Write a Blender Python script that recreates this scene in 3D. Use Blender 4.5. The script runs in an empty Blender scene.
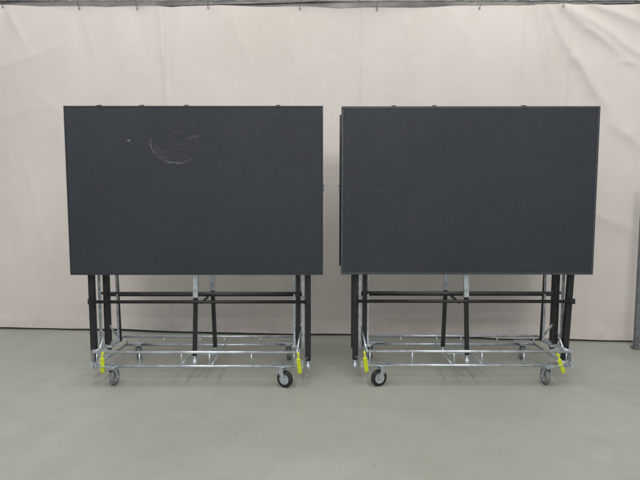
import bpy, bmesh, math, random
from mathutils import Vector, Matrix, noise
random.seed(4)
S = bpy.context.scene
COL = S.collection

# ---------------------------------------------------------------- materials
class NT:
    def __init__(s, name):
        s.m = bpy.data.materials.new(name); s.m.use_nodes = True
        s.t = s.m.node_tree; s.b = s.t.nodes['Principled BSDF']
    def n(s, typ, ins=None, **props):
        nd = s.t.nodes.new(typ)
        for k, v in props.items(): setattr(nd, k, v)
        for k, v in (ins or {}).items():
            if isinstance(v, bpy.types.NodeSocket): s.t.links.new(v, nd.inputs[k])
            else: nd.inputs[k].default_value = v
        return nd
    def math(s, op, a, b=0.0, clamp=False):
        return s.n('ShaderNodeMath', {0: a, 1: b}, operation=op, use_clamp=clamp).outputs[0]
    def noise(s, vec, scale, detail=4, rough=0.55):
        return s.n('ShaderNodeTexNoise', {'Vector': vec, 'Scale': scale, 'Detail': detail, 'Roughness': rough}).outputs['Fac']
    def rng(s, v, a, b, c=0.0, d=1.0, smooth=False):
        nd = s.n('ShaderNodeMapRange', {0: v, 1: a, 2: b, 3: c, 4: d})
        if smooth: nd.interpolation_type = 'SMOOTHSTEP'
        return nd.outputs[0]
    def mix(s, f, a, b, mode='MIX'):
        nd = s.n('ShaderNodeMix', data_type='RGBA', blend_type=mode)
        for idx, v in ((0, f), (6, a), (7, b)):
            if isinstance(v, bpy.types.NodeSocket): s.t.links.new(v, nd.inputs[idx])
            else: nd.inputs[idx].default_value = v
        return nd.outputs[2]
    def out(s, **k):
        for kk, v in k.items():
            i = s.b.inputs[kk.replace('_', ' ')]
            if isinstance(v, bpy.types.NodeSocket): s.t.links.new(v, i)
            else: i.default_value = v
    def bump(s, h, strength, dist):
        nd = s.n('ShaderNodeBump', {'Height': h, 'Strength': strength, 'Distance': dist})
        s.t.links.new(nd.outputs[0], s.b.inputs['Normal'])

def c(r, g, b): return (r, g, b, 1)
def simple(name, col, rough, metal=0.0, var=0.25, scale=30, bump=0.0):
    t = NT(name); P = t.n('ShaderNodeTexCoord').outputs['Object']
    f = t.noise(P, scale, 4)
    dark = c(*[x*(1-var) for x in col]); lite = c(*[min(1, x*(1+var)) for x in col])
    t.out(Base_Color=t.mix(t.rng(f, .3, .7), dark, lite), Metallic=metal,
          Roughness=t.rng(f, .3, .7, rough*.85, min(1, rough*1.2)))
    if bump: t.bump(f, bump, .002)
    return t.m

def deck_material(scuffed):
    t = NT('deck_surface_scuffed' if scuffed else 'deck_surface')
    P = t.n('ShaderNodeTexCoord').outputs['Object']
    big = t.noise(P, 1.6, 4, .5); fine = t.noise(P, 330, 2); mid = t.noise(P, 22, 4, .65)
    col = t.mix(t.rng(big, .3, .7), c(.021, .0255, .0325), c(.028, .033, .041))
    col = t.mix(t.rng(fine, .35, .75, 0, .6), col, c(.050, .056, .065))
    col = t.mix(t.rng(t.noise(P, 4.5, 7, .75), .55, .75, 0, .09), col, c(.11, .11, .11))
    vo = t.n('ShaderNodeTexVoronoi', {'Vector': P, 'Scale': 26.0})
    sp = t.math('LESS_THAN', vo.outputs['Distance'], .05)
    sp = t.math('MULTIPLY', sp, t.math('GREATER_THAN', t.noise(P, 5, 2), .56 if scuffed else .66))
    col = t.mix(t.math('MULTIPLY', sp, .4), col, c(.2, .2, .19))
    if scuffed:
        wn = t.n('ShaderNodeTexNoise', {'Vector': P, 'Scale': 9.0, 'Detail': 4.0}).outputs['Color']
        wv = t.n('ShaderNodeVectorMath', {0: wn, 1: (.5, .5, .5)}, operation='SUBTRACT').outputs[0]
        wv = t.n('ShaderNodeVectorMath', {0: wv, 3: .06}, operation='SCALE').outputs[0]
        PW = t.n('ShaderNodeVectorMath', {0: P, 1: wv}, operation='ADD').outputs[0]
        xyz = t.n('ShaderNodeSeparateXYZ', {0: PW}).outputs; X, Z = xyz[0], xyz[2]
        def dist(cx, cz, sx=1.0, sz=1.0):
            dx = t.math('MULTIPLY', t.math('SUBTRACT', X, cx), sx); dz = t.math('MULTIPLY', t.math('SUBTRACT', Z, cz), sz)
            return dx, dz, t.math('SQRT', t.math('ADD', t.math('MULTIPLY', dx, dx), t.math('MULTIPLY', dz, dz)))
        dx, dz, d = dist(-.13, 1.735, .84, 1.02)
        e = t.math('ABSOLUTE', t.math('SUBTRACT', d, .145))
        wid = t.rng(t.noise(P, 14, 3), .35, .65, .003, .007)
        m = t.math('SUBTRACT', 1.0, t.math('DIVIDE', e, wid), True)
        sect = t.rng(t.math('ADD', t.math('MULTIPLY', dx, .55), dz), -.04, -.09, 0, 1)
        a = t.math('MULTIPLY', t.math('MULTIPLY', m, sect), t.rng(t.noise(P, 38, 5, .8), .42, .58, .12, .8))
        sm = t.math('MULTIPLY', t.rng(d, .05, .145, .15, 1), t.rng(d, .146, .152, 1, 0))
        ms = t.n('ShaderNodeMapping', {'Vector': P, 'Rotation': (0, .55, 0), 'Scale': (12, 1, 45)}).outputs[0]
        st = t.rng(t.noise(ms, 1.3, 5, .7), .48, .68, .0, .26)
        sm = t.math('MULTIPLY', t.math('MULTIPLY', sm, sect), st)
        mp = t.n('ShaderNodeMapping', {'Vector': P, 'Rotation': (0, .7, 0), 'Scale': (9, 1, 60)}).outputs[0]
        _, _, d2 = dist(-.06, 1.755, .9, 1.2)
        s2 = t.math('MULTIPLY', t.rng(d2, .05, .13, 1, 0), t.rng(t.noise(mp, 1.2, 4, .7), .55, .68, 0, .30))
        _, _, d3 = dist(-.463, 1.765, 1, 1.5)
        m3 = t.math('MULTIPLY', t.rng(d3, .008, .016, 1, 0), .6)
        tot = t.math('MAXIMUM', t.math('MAXIMUM', a, sm), t.math('MAXIMUM', s2, m3), True)
        col = t.mix(t.math('MULTIPLY', tot, .85), col, c(.29, .265, .23))
    t.out(Base_Color=col, Roughness=t.rng(mid, .3, .7, .60, .74), Specular_IOR_Level=.33)
    t.bump(t.math('ADD', fine, t.math('MULTIPLY', mid, .6)), .35, .0012)
    return t.m

M_deckA = deck_material(True); M_deckB = deck_material(False)
M_edge = simple('black_edge_trim', (.028, .032, .038), .45, 0, .25, 40)
M_edge2 = simple('worn_edge_trim', (.046, .052, .060), .48, 0, .3, 20)
M_blk = simple('black_powder_coat', (.012, .012, .014), .38, 0, .4, 25)
M_dk = simple('dull_dark_steel', (.10, .10, .11), .4, .6, .3, 25)
M_chr = simple('zinc_plated_steel', (.58, .635, .68), .36, .8, .25, 18)
M_yel = simple('yellow_grip', (.66, .76, .03), .45, 0, .15, 40)
M_tyreB = simple('black_rubber', (.015, .015, .016), .55, 0, .4, 60)
M_tyreG = simple('grey_rubber', (.18, .185, .19), .5, 0, .3, 60)
M_post = simple('grey_painted_steel', (.16, .17, .18), .5, .1, .3, 15)
M_blue = simple('pale_blue_plastic', (.45, .58, .68), .5, 0, .1, 15)
M_rope = simple('tie_cord', (.20, .18, .16), .8, 0, .3, 80)
M_galv = simple('galvanised_pipe', (.50, .50, .49), .45, .6, .35, 12)

def tarp_material():
    t = NT('vinyl_tarp'); P = t.n('ShaderNodeTexCoord').outputs['Object']
    b = t.noise(P, .7, 4, .55); m = t.noise(P, 5, 5, .65)
    col = t.mix(t.rng(b, .35, .65), c(.675, .612, .568), c(.735, .68, .635))
    col = t.mix(t.rng(m, .5, .8, 0, .15), col, c(.57, .505, .46))
    ms = t.n('ShaderNodeMapping', {'Vector': P, 'Scale': (9, 9, .7)}).outputs[0]
    col = t.mix(t.rng(t.noise(ms, 1.2, 5, .65), .58, .85, 0, .18), col, c(.50, .44, .39))
    x = t.n('ShaderNodeSeparateXYZ', {0: P}).outputs
    for sx in (-1.47, .38, 2.2):
        dd = t.math('ABSOLUTE', t.math('SUBTRACT', x[0], sx))
        col = t.mix(t.math('MULTIPLY', t.rng(dd, .005, .022, 1, 0), t.rng(m, .4, .6, .03, .15)), col, c(.47, .42, .38))
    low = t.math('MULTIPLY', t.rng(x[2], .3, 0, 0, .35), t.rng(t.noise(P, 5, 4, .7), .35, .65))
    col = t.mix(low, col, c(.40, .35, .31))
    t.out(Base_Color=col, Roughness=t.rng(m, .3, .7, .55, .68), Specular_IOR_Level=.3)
    t.bump(t.noise(P, 5.5, 5, .55), .24, .02)
    return t.m
M_tarp = tarp_material()

def floor_material():
    t = NT('concrete'); P = t.n('ShaderNodeTexCoord').outputs['Object']
    b = t.noise(P, .7, 5, .55); m = t.noise(P, 3.2, 8, .7); f = t.noise(P, 60, 5, .7)
    col = t.mix(t.rng(b, .38, .62), c(.365, .376, .322), c(.415, .423, .370))
    col = t.mix(t.rng(m, .45, .65, 0, .32), col, c(.31, .322, .270))
    col = t.mix(t.rng(t.noise(P, 1.7, 8, .72), .53, .66, 0, .20), col, c(.48, .485, .44))
    col = t.mix(t.rng(f, .5, .8, 0, .5), col, c(.23, .24, .20))
    v2 = t.n('ShaderNodeTexVoronoi', {'Vector': P, 'Scale': 4.0}).outputs['Distance']
    col = t.mix(t.math('MULTIPLY', t.math('LESS_THAN', v2, .035), .5), col, c(.16, .16, .14))
    ms = t.n('ShaderNodeMapping', {'Vector': P, 'Scale': (.8, 5, 1), 'Rotation': (0, 0, .25)}).outputs[0]
    col = t.mix(t.rng(t.noise(ms, 2.2, 7, .78), .57, .70, 0, .20), col, c(.2, .205, .175))
    m2 = t.n('ShaderNodeMapping', {'Vector': P, 'Scale': (1.0, 22, 1), 'Rotation': (0, 0, -.5)}).outputs[0]
    col = t.mix(t.rng(t.noise(m2, 1.6, 3, .6), .66, .72, 0, .22), col, c(.17, .17, .15))
    t.out(Base_Color=col, Roughness=t.rng(m, .3, .7, .36, .52), Specular_IOR_Level=.42)
    t.bump(t.math('ADD', t.math('MULTIPLY', f, .4), m), .12, .004)
    return t.m
M_floor = floor_material()
M_wall = simple('ribbed_wall_metal', (.22, .21, .20), .5, .2, .6, 2.5)

# ---------------------------------------------------------------- mesh builder
class MB:
    def __init__(s): s.bm = bmesh.new()
    def _fin(s, vs, mat, smooth):
        fs = {f for v in vs for f in v.link_faces}
        for f in fs: f.material_index = mat; f.smooth = smooth
    def box(s, ctr, size, mat=0, rot=None, bev=.003):
        M = Matrix.Translation(ctr) @ (rot.to_4x4() if rot else Matrix()) @ Matrix.Diagonal((*size, 1))
        r = bmesh.ops.create_cube(s.bm, size=1, matrix=M)
        vs = r['verts']
        if bev:
            es = list({e for v in vs for e in v.link_edges})
            r2 = bmesh.ops.bevel(s.bm, geom=es, offset=bev, segments=2, profile=.6, affect='EDGES')
            vs = r2['verts']
        s._fin(vs, mat, False)
    def tube(s, a, b, r, mat=0, seg=14, r2=None):
        a, b = Vector(a), Vector(b); d = b-a
        M = Matrix.Translation((a+b)/2) @ d.to_track_quat('Z', 'Y').to_matrix().to_4x4()
        q = bmesh.ops.create_cone(s.bm, cap_ends=True, segments=seg, radius1=r, radius2=r if r2 is None else r2, depth=d.length, matrix=M)
        s._fin(q['verts'], mat, False)
        for f in {f for v in q['verts'] for f in v.link_faces}:
            if len(f.verts) == 4: f.smooth = True
    def ball(s, p, r, mat=0):
        q = bmesh.ops.create_uvsphere(s.bm, u_segments=12, v_segments=8, radius=r, matrix=Matrix.Translation(p))
        s._fin(q['verts'], mat, True)
    def poly(s, pts, r, mat=0, closed=False):
        n = len(pts)
        for i in range(n if closed else n-1): s.tube(pts[i], pts[(i+1) % n], r, mat)
        for i in range(n):
            if closed or 0 < i < n-1: s.ball(pts[i], r*1.003, mat)
    def lathe(s, prof, ctr, axis, mat=0, seg=36):
        q = Vector(axis).to_track_quat('Z', 'Y').to_matrix()
        rings = []
        for (r, h) in prof:
            rings.append([s.bm.verts.new(Vector(ctr)+q @ Vector((r*math.cos(2*math.pi*i/seg), r*math.sin(2*math.pi*i/seg), h))) for i in range(seg)])
        for k in range(len(rings)-1):
            for i in range(seg):
                f = s.bm.faces.new((rings[k][i], rings[k][(i+1) % seg], rings[k+1][(i+1) % seg], rings[k+1][i]))
                f.smooth = True; f.material_index = mat
        for rg in (rings[0], rings[-1]):
            f = s.bm.faces.new(rg); f.material_index = mat
    def mesh(s, name, mats):
        bmesh.ops.recalc_face_normals(s.bm, faces=s.bm.faces)
        me = bpy.data.meshes.new(name); s.bm.to_mesh(me); s.bm.free()
        for m in mats: me.materials.append(m)
        return me
    def obj(s, name, mats, parent=None, loc=(0, 0, 0), rz=0):
        return place(s.mesh(name, mats), name, parent, loc, rz)

def place(me, name, parent=None, loc=(0, 0, 0), rz=0):
    o = bpy.data.objects.new(name, me); COL.objects.link(o)
    o.location = loc; o.rotation_euler[2] = rz
    if parent: o.parent = parent
    return o

# ---------------------------------------------------------------- stage unit
W = .912; ZB, ZT = .795, 1.995; YF, YR = -.25, .25

def caster_fork():
    b = MB()
    b.box((0, 0, .150), (.085, .07, .006), 0, bev=.002)
    b.lathe([(.030, .147), (.032, .141), (.026, .134), (.020, .132)], (0, 0, 0), (0, 0, 1))
    b.box((.008, 0, .129), (.058, .046, .006), 0, bev=.002)
    for sy in (-1, 1):
        rot = Matrix.Rotation(math.radians(-22), 3, 'Y')
        b.box((.019, sy*.0225, .094), (.036, .004, .082), 0, rot=rot, bev=.0015)
        b.tube((.033, sy*.024, .060), (.033, sy*.031, .060), .009, 0)
    b.tube((.033, -.03, .060), (.033, .03, .060), .005, 0)
    for sx in (-1, 1):
        for sy in (-1, 1): b.tube((sx*.032, sy*.025, .153), (sx*.032, sy*.025, .160), .006, 0, 6)
    return b
def caster_wheel(tyre, hub):
    b = MB()
    b.lathe([(.045, -.014), (.054, -.0155), (.059, -.012), (.0605, 0), (.059, .012), (.054, .0155), (.045, .014)], (0, 0, 0), (0, 1, 0), 0)
    b.lathe([(.012, -.018), (.014, -.017), (.020, -.0145), (.034, -.0150), (.038, -.0158)], (0, 0, 0), (0, 1, 0), 1)
    b.lathe([(.038, .0158), (.034, .0150), (.020, .0145), (.014, .017), (.012, .018)], (0, 0, 0), (0, 1, 0), 1)
    b.lathe([(.038, -.0150), (.046, -.0148), (.046, .0148), (.038, .0150)], (0, 0, 0), (0, 1, 0), 0)
    return b.mesh('wheel', [tyre, hub])
ME_fork = caster_fork().mesh('caster', [M_chr])
ME_whB = caster_wheel(M_tyreB, M_chr); ME_whG = caster_wheel(M_tyreG, M_chr)

def leg_mesh(z0, z1, w=.036):
    b = MB()
    b.box((0, 0, (z0+z1)/2), (w, w, z1-z0), 0, bev=.004)
    return b
def foot_mesh(z0):
    b = MB()
    b.lathe([(.012, z0+.002), (.012, z0-.03), (.018, z0-.034), (.021, z0-.05), (.023, z0-.062), (.019, z0-.066)], (0, 0, 0), (0, 0, 1))
    b.tube((0, 0, z0-.004), (0, 0, z0-.014), .017, 0, 6)
    return b

def build_stage(loc, rz, deckmat, edgemat, tw, label, hinges, cas, levers, sidelatch, cf, cr_, leans):
    root = bpy.data.objects.new('folding_stage', None); COL.objects.link(root)
    root.empty_display_size = .3; root.location = loc; root.rotation_euler[2] = rz
    root['label'] = label; root['category'] = 'folding stage'; root['group'] = 'folded mobile stage platforms'
    for y0, sg in ((YF, 1), (YR, -1)):
        b = MB()
        b.box((0, y0 + sg*.012, (ZB+ZT)/2), (2*W-2*tw, .024, ZT-ZB-2*tw), 0, bev=.003)
        d = b.obj('deck_panel', [deckmat if sg > 0 else M_deckB], root)
        b = MB(); yc = y0 + sg*.022; t = tw-.0005; dd = .046
        b.box((0, yc, ZT-t/2), (2*W, dd, t), 0, bev=.002)
        b.box((0, yc, ZB+t/2), (2*W, dd, t), 0, bev=.002)
        for sx in (-1, 1):
            b.box((sx*(W-t/2), yc, (ZB+ZT)/2), (t, dd, ZT-ZB-2*t-.001), 0, bev=.002)
        b.obj('edge_trim', [edgemat if sg > 0 else M_edge], d)
        b = MB()
        yy = y0 + sg*.063
        for z in (ZB+.07, (ZB+ZT)/2, ZT-.07): b.box((0, yy, z), (2*W-.10, .035, .035), 0)
        for x in (-.82, -.42, .42, .82): b.box((x, yy+sg*.001, (ZB+ZT)/2), (.03, .033, ZT-ZB-.06), 0)
        b.obj('support_frame', [M_blk], d)
    for x in hinges:
        b = MB()
        b.box((x, YF+.036, ZT+.003), (.030, .045, .005), 0, bev=.001)
        b.tube((x-.013, YF+.050, ZT+.008), (x+.013, YF+.050, ZT+.008), .0055, 0, 10)
        b.obj('hinge', [M_blk], root)
    def leg(x, y, z0, z1, w=.036, foot=True, tilt=0):
        o = leg_mesh(z0-z1, 0, w).obj('leg', [M_blk], root, (x, y, z1))
        o.rotation_euler[1] = math.radians(tilt)
        if foot: foot_mesh(z0-z1).obj('foot', [M_chr], o)
        return o
    for sx in (-1, 1):
        ln = leans[0] if sx < 0 else leans[1]
        leg(sx*.80, YF+.10, .135, .93, .042, tilt=ln)
        leg(sx*.80, YR-.10, .135, .93, .034)
        leg(sx*.725, YF+.17, .215, .95, .034, foot=False)
        leg(sx*.72, YR-.12, .20, .95, .022, foot=False, tilt=sx*1.2)
    # centre legs carry plated sleeves on their upper part
    for x, y, z0, tl in ((cf, YF+.10, .17, 2.0 if cf < 0 else -2.0), (cr_, YR-.11, .15, -1.5 if cf < 0 else 1.5)):
        o = leg(x, y, z0, .93, .030, tilt=tl)
        b = MB(); zt = .612
        b.box((0, 0, (zt-.93)/2-.001), (.036, .036, .93-zt), 0, bev=.003)
        for z in (zt-.93+.02, -.10): b.tube((0, -.022, z), (0, .022, z), .007, 0, 8)
        b.obj('plated_sleeve', [M_chr], o)
    b = MB(); b.tube((-.79, YF+.066, .585), (.79, YF+.066, .585), .0125)
    for x in (-.80, .80): b.box((x, YF+.070, .585), (.045, .010, .04), 0, bev=.002)
    b.obj('cross_bar', [M_blk], root)
    b = MB(); b.tube((-.79, YF+.215, .622), (.79, YF+.215, .622), .0105); b.obj('cross_bar', [M_dk], root)
    b = MB(); b.tube((-.79, YR-.138, .58), (.79, YR-.138, .58), .0115); b.obj('cross_bar', [M_blk], root)
    for x, y, z0, z1, ww in [(-.765, -.10, .21, .97, .022), (.765, -.10, .21, .97, .022), (-.69, .05, .21, .97, .016), (.69, .05, .21, .97, .016)]:
        b = MB(); h = z1-z0
        b.box((0, 0, 0), (ww, .008, h), 0, bev=.002)
        for z in (h/2-.015, 0, .015-h/2): b.tube((0, -.008, z), (0, .008, z), .0065, 0, 8)
        b.obj('link_strut', [M_chr], root, (x, y, (z0+z1)/2))
    b = MB(); b.box(((cf+cr_)/2, -.005, .565), (.012, .26, .018), 0, bev=.002)
    b.obj('centre_bracket', [M_dk], root)
    b = MB(); bx = .725; yf = -.34; yr = .28; r = .0105
    b.poly([(-bx, yf, .252), (bx, yf, .252), (bx, yr, .200), (-bx, yr, .200)], r, closed=True)
    b.poly([(-bx+.01, yf, .150), (bx-.01, yf, .150), (bx-.01, yr, .130), (-bx+.01, yr, .130)], r, closed=True)
    for x in (-bx+.02, -.40, -.10, .10, .40, bx-.02):
        b.tube((x, yf, .150), (x, yf, .252), .006)
        b.tube((x, yr, .130), (x, yr, .200), .006)
    for x in (-.11, .11):
        b.tube((x, yf, .150), (x, yr, .130), .009)
    for sx in (-1, 1):
        b.box((sx*(bx+.016), yf+.02, .205), (.006, .05, .12), 0, bev=.0015)
        b.box((sx*.61, yf+.005, .1565), (.13, .08, .006), 0, bev=.0015)
        b.box((sx*.61, yr-.005, .1565), (.13, .08, .006), 0, bev=.0015)
        b.tube((sx*bx, yf+.10, .24), (sx*.745, -.04, .36), .007)
        b.tube((sx*bx, yr-.10, .205), (sx*.745, .02, .36), .007)
        b.box((sx*.705, -.03, .228), (.05, .18, .018), 0, bev=.003)
        b.tube((sx*.735, yf-.005, .165), (sx*.80, YF+.075, .165), .008)
        b.box((sx*.755, yf+.03, .150), (.03, .03, .05), 0, bev=.004)
    b.box((0, -.03, .160), (.17, .05, .03), 0, bev=.003)
    b.obj('base_frame', [M_chr], root)
    for (x, y, a, k) in cas:
        f = place(ME_fork, 'caster', root, (x, y, -.0005), math.radians(a))
        place(ME_whB if k == 'B' else ME_whG, 'wheel', f, (.033, 0, .0605))
    for lx, tl, lz in levers:
        b = MB()
        R = Matrix.Rotation(math.radians(tl), 3, 'Y')
        b.box(R @ Vector((0, 0, -.030)), (.011, .008, .06), 0, rot=R, bev=.002)
        R2 = Matrix.Rotation(math.radians(tl*1.6), 3, 'Y') @ Matrix.Rotation(math.radians(14), 3, 'X')
        p = R @ Vector((0, 0, -.050))
        b.box(p + R2 @ Vector((0, 0, -.045)), (.030, .013, .118), 0, rot=R2, bev=.0055)
        b.tube((0, -.008, 0), (0, .02, 0), .008, 0)
        b.obj('release_lever', [M_yel], root, (lx, yf-.022, lz))
    for sx, y in sidelatch:
        b = MB()
        b.box((sx*(W+.004), y, 1.42), (.006, .05, .07), 0, bev=.0015)
        b.tube((sx*(W+.006), y-.02, 1.395), (sx*(W+.006), y+.05, 1.445), .005)
        b.ball((sx*(W+.010), y, 1.44), .008)
        b.obj('side_latch', [M_chr], root)
    for sx in (-1, 1):
        b = MB()
        b.tube((sx*.86, YF+.09, 1.30), (sx*.86, YR-.09, .90), .010)
        b.tube((sx*.86, YF+.09, .90), (sx*.86, YR-.09, 1.30), .010)
        b.tube((sx*.85, 0, 1.10), (sx*.875, 0, 1.10), .012)
        b.obj('side_brace', [M_blk], root)
    return root

build_stage((-.890, 4.25, 0), 0, M_deckA, M_edge, .009,
    'folded black stage on wheeled base, scuffed with pale crescent mark',
    (-.675, -.373, -.057, .595),
    [(-.60, -.335, 88, 'G'), (.61, -.335, -28, 'B'), (-.61, .275, 100, 'G'), (.63, .275, 85, 'G')],
    [(-.655, 4, .252), (.735, -3, .248)], [(1, .16)], -.022, .030, (0, 0))
build_stage((1.066, 4.27, 0), math.radians(-.4), M_deckB, M_edge2, .017,
    'folded black stage on wheeled base with clean unmarked deck panel',
    (-.54, -.25, .385),
    [(-.61, -.335, 205, 'B'), (.575, -.335, 92, 'G'), (-.65, .275, 95, 'G'), (.61, .275, 80, 'G')],
    [(-.745, -5, .250), (.635, -16, .236)], [(-1, .12)], .014, -.058, (0, 2.0))

# ---------------------------------------------------------------- tarp
AX, AY = -4.2, 5.70; BX, BY = 4.2, 4.94
u = Vector((BX-AX, BY-AY, 0)); L = u.length; u.normalize(); nrm = Vector((u.y, -u.x, 0))
ridges = [
    (-1.52, 3.12, -1.48, 2.0, .022, .015), (-1.30, 3.12, -1.44, 2.4, .030, .010), (-1.60, 3.1, -1.9, 2.5, .035, .008),
    (1.80, 3.12, 1.72, 1.6, .028, .016), (1.90, 3.06, 2.12, 2.15, .035, .030), (1.98, 3.05, 2.60, 2.00, .042, .036),
    (2.08, 3.04, 2.95, 2.35, .035, .024), (2.15, 3.02, 3.25, 2.30, .040, .036), (2.35, 3.02, 3.5, 2.55, .040, .034),
    (2.75, 3.0, 3.6, 2.75, .035, .026), (2.25, 2.55, 2.9, 1.7, .05, .020), (2.35, 2.82, 2.62, 2.62, .015, .008), (2.62, 2.55, 2.86, 2.5, .012, .007),
    (-3.1, 2.6, -2.4, 2.85, .035, .009), (-3.1, 2.1, -2.5, 2.25, .035, .007), (-2.9, 1.6, -2.6, .4, .05, .010),
    (.10, 2.6, .02, .4, .03, .009), (2.75, 1.9, 2.9, .3, .035, .015), (-.2, 3.1, -.35, 2.4, .03, .006),
    (.75, 3.08, .9, 2.3, .03, .006), (-2.3, 3.1, -2.15, 2.5, .035, .007), (-3.0, 3.1, -2.75, 2.6, .035, .012),
    (2.6, 2.0, 3.2, 1.5, .04, .014), (2.5, 1.2, 3.1, .9, .05, .012), (1.2, 3.0, 1.5, 2.4, .03, .006),
    (-.8, 3.0, -.6, 2.3, .035, .006), (-2.75, 2.3, -2.2, 1.9, .035, .006)]
def segd(x, z, r):
    ax, az, bx_, bz = r[:4]; dx, dz = bx_-ax, bz-az
    t = max(0, min(1, ((x-ax)*dx+(z-az)*dz)/(dx*dx+dz*dz)))
    return math.hypot(x-ax-t*dx, z-az-t*dz), t
rr = random.Random(12)
ties = [AX+.35+i*.74+rr.uniform(-.16, .16) for i in range(11)]
def ztop0(x): return 3.092 - .030*x
def cloth(x, z):
    d = .10*noise.noise(Vector((x*.5, z*.22, 2.1))) + .032*noise.noise(Vector((x*1.5, z*.35, 7.1)))
    d += .008*noise.noise(Vector((x*3.2+z*.6, z*1.3, 3.3)))
    wx = x+.04*noise.noise(Vector((x*2.5, z*2.5, 11))); wz = z+.04*noise.noise(Vector((x*2.5, z*2.5, 17)))
    for r in ridges:
        q, t = segd(wx, wz, r)
        if q < r[4]*6: d += r[5]*math.exp(-math.sqrt((q/r[4])**2+.15)*1.1)*1.3*max(0, math.sin(math.pi*(.35+.65*t)))
    k = max(0, (z-2.5)/.65)
    for tx in ties:
        d += -.010*k*math.exp(-((x-tx)/(.05+.1*(1-k)))**2)
    for sx in (-1.47, .38, 2.2):
        d += .003*math.exp(-((x-sx)/.014)**2)
    return d
NXg, NZg = 520, 190
bm = bmesh.new(); vv = []
for i in range(NXg+1):
    x = AX+(BX-AX)*i/NXg
    near = min(abs(x-tx) for tx in ties)
    ztop = ztop0(x) - .014*min(1, (near/.37))**1.4 + .012*noise.noise(Vector((x*2.2, 3, 1)))
    zbot = .020 + .012*noise.noise(Vector((x*1.3, 0, 4)))
    row = []
    for j in range(NZg+1):
        z = zbot+(ztop-zbot)*j/NZg
        p = Vector((AX, AY, 0))+u*((x-AX)/(BX-AX)*L)+nrm*(cloth(x, z) + .05*max(0, .15-z)*2)
        row.append(bm.verts.new((p.x, p.y, z)))
    vv.append(row)
for i in range(NXg):
    for j in range(NZg):
        f = bm.faces.new((vv[i][j], vv[i+1][j], vv[i+1][j+1], vv[i][j+1])); f.smooth = True
me = bpy.data.meshes.new('hanging_tarp'); bm.to_mesh(me); bm.free(); me.materials.append(M_tarp)
tarp = place(me, 'hanging_tarp')
tarp['label'] = 'large wrinkled off-white vinyl tarp hanging behind the stages'; tarp['category'] = 'tarp'
for tx in ties:
    z = ztop0(tx)-.024; zr = ztop0(tx)+.045
    p = Vector((AX, AY, 0))+u*((tx-AX)/(BX-AX)*L)+nrm*(cloth(tx, z)+.006)
    b = MB()
    pts = [(p.x+.008*math.cos(a), p.y, z+.008*math.sin(a)) for a in [k*math.pi/6 for k in range(12)]]
    b.poly(pts, .0025, closed=True); b.obj('grommet', [M_galv], tarp)
    b = MB()
    yy = AY+(tx-AX)/(BX-AX)*(BY-AY)
    b.poly([(p.x, p.y-.006, z), (p.x+.006, yy-.05, z+.05), (p.x, yy-.01, zr+.022), (p.x-.006, yy+.035, z+.05), (p.x-.002, p.y+.014, z)], .002)
    b.obj('tie_cord', [M_rope], tarp)

b = MB()
b.tube((AX-.3, AY+.027, ztop0(AX-.3)+.045), (BX+.3, BY-.027, ztop0(BX+.3)+.045), .011)
# couplers and hooks on the rail
for k in range(24):
    x = AX+.2+k*.34+rr.uniform(-.1, .1); yy = AY+(x-AX)/(BX-AX)*(BY-AY); zr = ztop0(x)+.045
    b.tube((x-.02, yy+.002, zr+.0006), (x+.02, yy-.002, zr-.0006), .016, 0)
    if k % 3 == 0: b.poly([(x, yy, zr+.012), (x, yy-.01, zr+.05), (x+.01, yy-.01, zr+.10)], .004)
o = b.obj('hanging_rail', [M_galv]); o['label'] = 'galvanised pipe rail the tarp is tied to'; o['category'] = 'rail'

bm = bmesh.new(); prof = []
zz = 0.0
while zz < 3.9:
    prof += [(zz, 0), (zz+.045, 0), (zz+.055, .018), (zz+.085, .018)]; zz += .095
off = -.22
A = Vector((AX-1, AY+.09, 0)); B = Vector((BX+1, BY-.09, 0))
pr = None
for z, d in prof:
    a = bm.verts.new(A+nrm*(off+d)+Vector((0, 0, z))); c2 = bm.verts.new(B+nrm*(off+d)+Vector((0, 0, z)))
    if pr: bm.faces.new((pr[0], pr[1], c2, a))
    pr = (a, c2)
me = bpy.data.meshes.new('metal_wall'); bm.to_mesh(me); bm.free(); me.materials.append(M_wall)
o = place(me, 'metal_wall'); o['label'] = 'ribbed grey metal wall behind the tarp'; o['category'] = 'wall'

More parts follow.
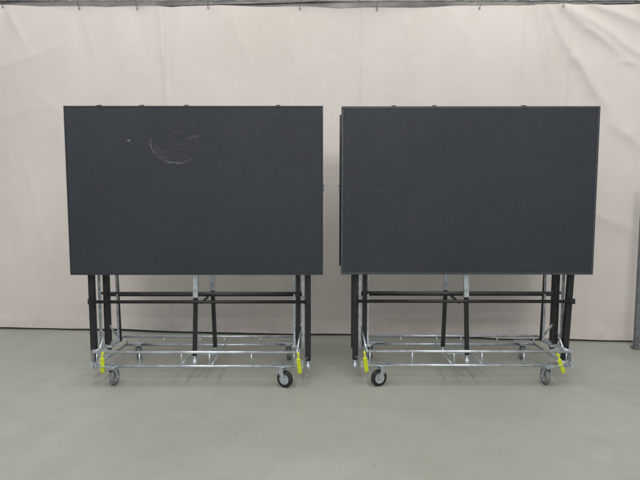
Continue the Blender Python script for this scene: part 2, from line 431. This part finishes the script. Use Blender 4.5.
bm = bmesh.new()
vs = [bm.verts.new(p) for p in ((-7, -2.5, 0), (7, -2.5, 0), (7, 7, 0), (-7, 7, 0))]
bm.faces.new(vs); me = bpy.data.meshes.new('floor'); bm.to_mesh(me); bm.free(); me.materials.append(M_floor)
o = place(me, 'floor'); o['kind'] = 'structure'

b = MB()
b.box((0, 0, .72), (.040, .040, 1.40), 0, bev=.005)
b.box((0, 0, .012), (.07, .07, .016), 0, bev=.003)
b.tube((0, 0, 1.42), (0, 0, 1.44), .024, 0)
o = b.obj('steel_post', [M_post], None, (2.805, 4.86, .002))
o['label'] = 'slim grey steel post standing by the tarp edge'; o['category'] = 'post'
b = MB(); b.box((0, -.024, .83), (.042, .006, .16), 0, bev=.002); b.obj('tag', [M_blue], o)

# ---------------------------------------------------------------- light
w = bpy.data.worlds.new('World'); S.world = w; w.use_nodes = True
bg = w.node_tree.nodes['Background']; bg.inputs[0].default_value = (.92, .95, 1, 1); bg.inputs[1].default_value = .50
def area(name, loc, tgt, sx, sy, e, col):
    l = bpy.data.lights.new(name, 'AREA'); l.shape = 'RECTANGLE'; l.size = sx; l.size_y = sy; l.energy = e; l.color = col
    o = bpy.data.objects.new(name, l); COL.objects.link(o); o.location = loc
    o.rotation_euler = (Vector(tgt)-Vector(loc)).to_track_quat('-Z', 'Y').to_euler()
area('ceiling_and_fill_lamp', (-1.8, 2.0, 5.4), (-1.8, 2.6, 0), .8, 5, 88, (1, .97, .92))
area('ceiling_and_fill_lamp', (1.9, 2.0, 5.4), (1.9, 2.6, 0), .8, 5, 84, (1, .97, .92))
area('ceiling_and_fill_lamp', (0, -2.8, 4.6), (0, 4.5, .6), 6, 1.4, 205, (1, .98, .94))  # front fill light added behind the camera, not a ceiling fixture

cam = bpy.data.cameras.new('camera'); co = bpy.data.objects.new('camera', cam); COL.objects.link(co)
co.location = (0, 0, 1.42); co.rotation_euler = (math.radians(90-5.3), 0, 0)
cam.lens = 31.5; cam.sensor_width = 36; cam.clip_end = 100
S.camera = co
S.view_settings.view_transform = 'Standard'; S.view_settings.look = 'None'; S.view_settings.exposure = 0
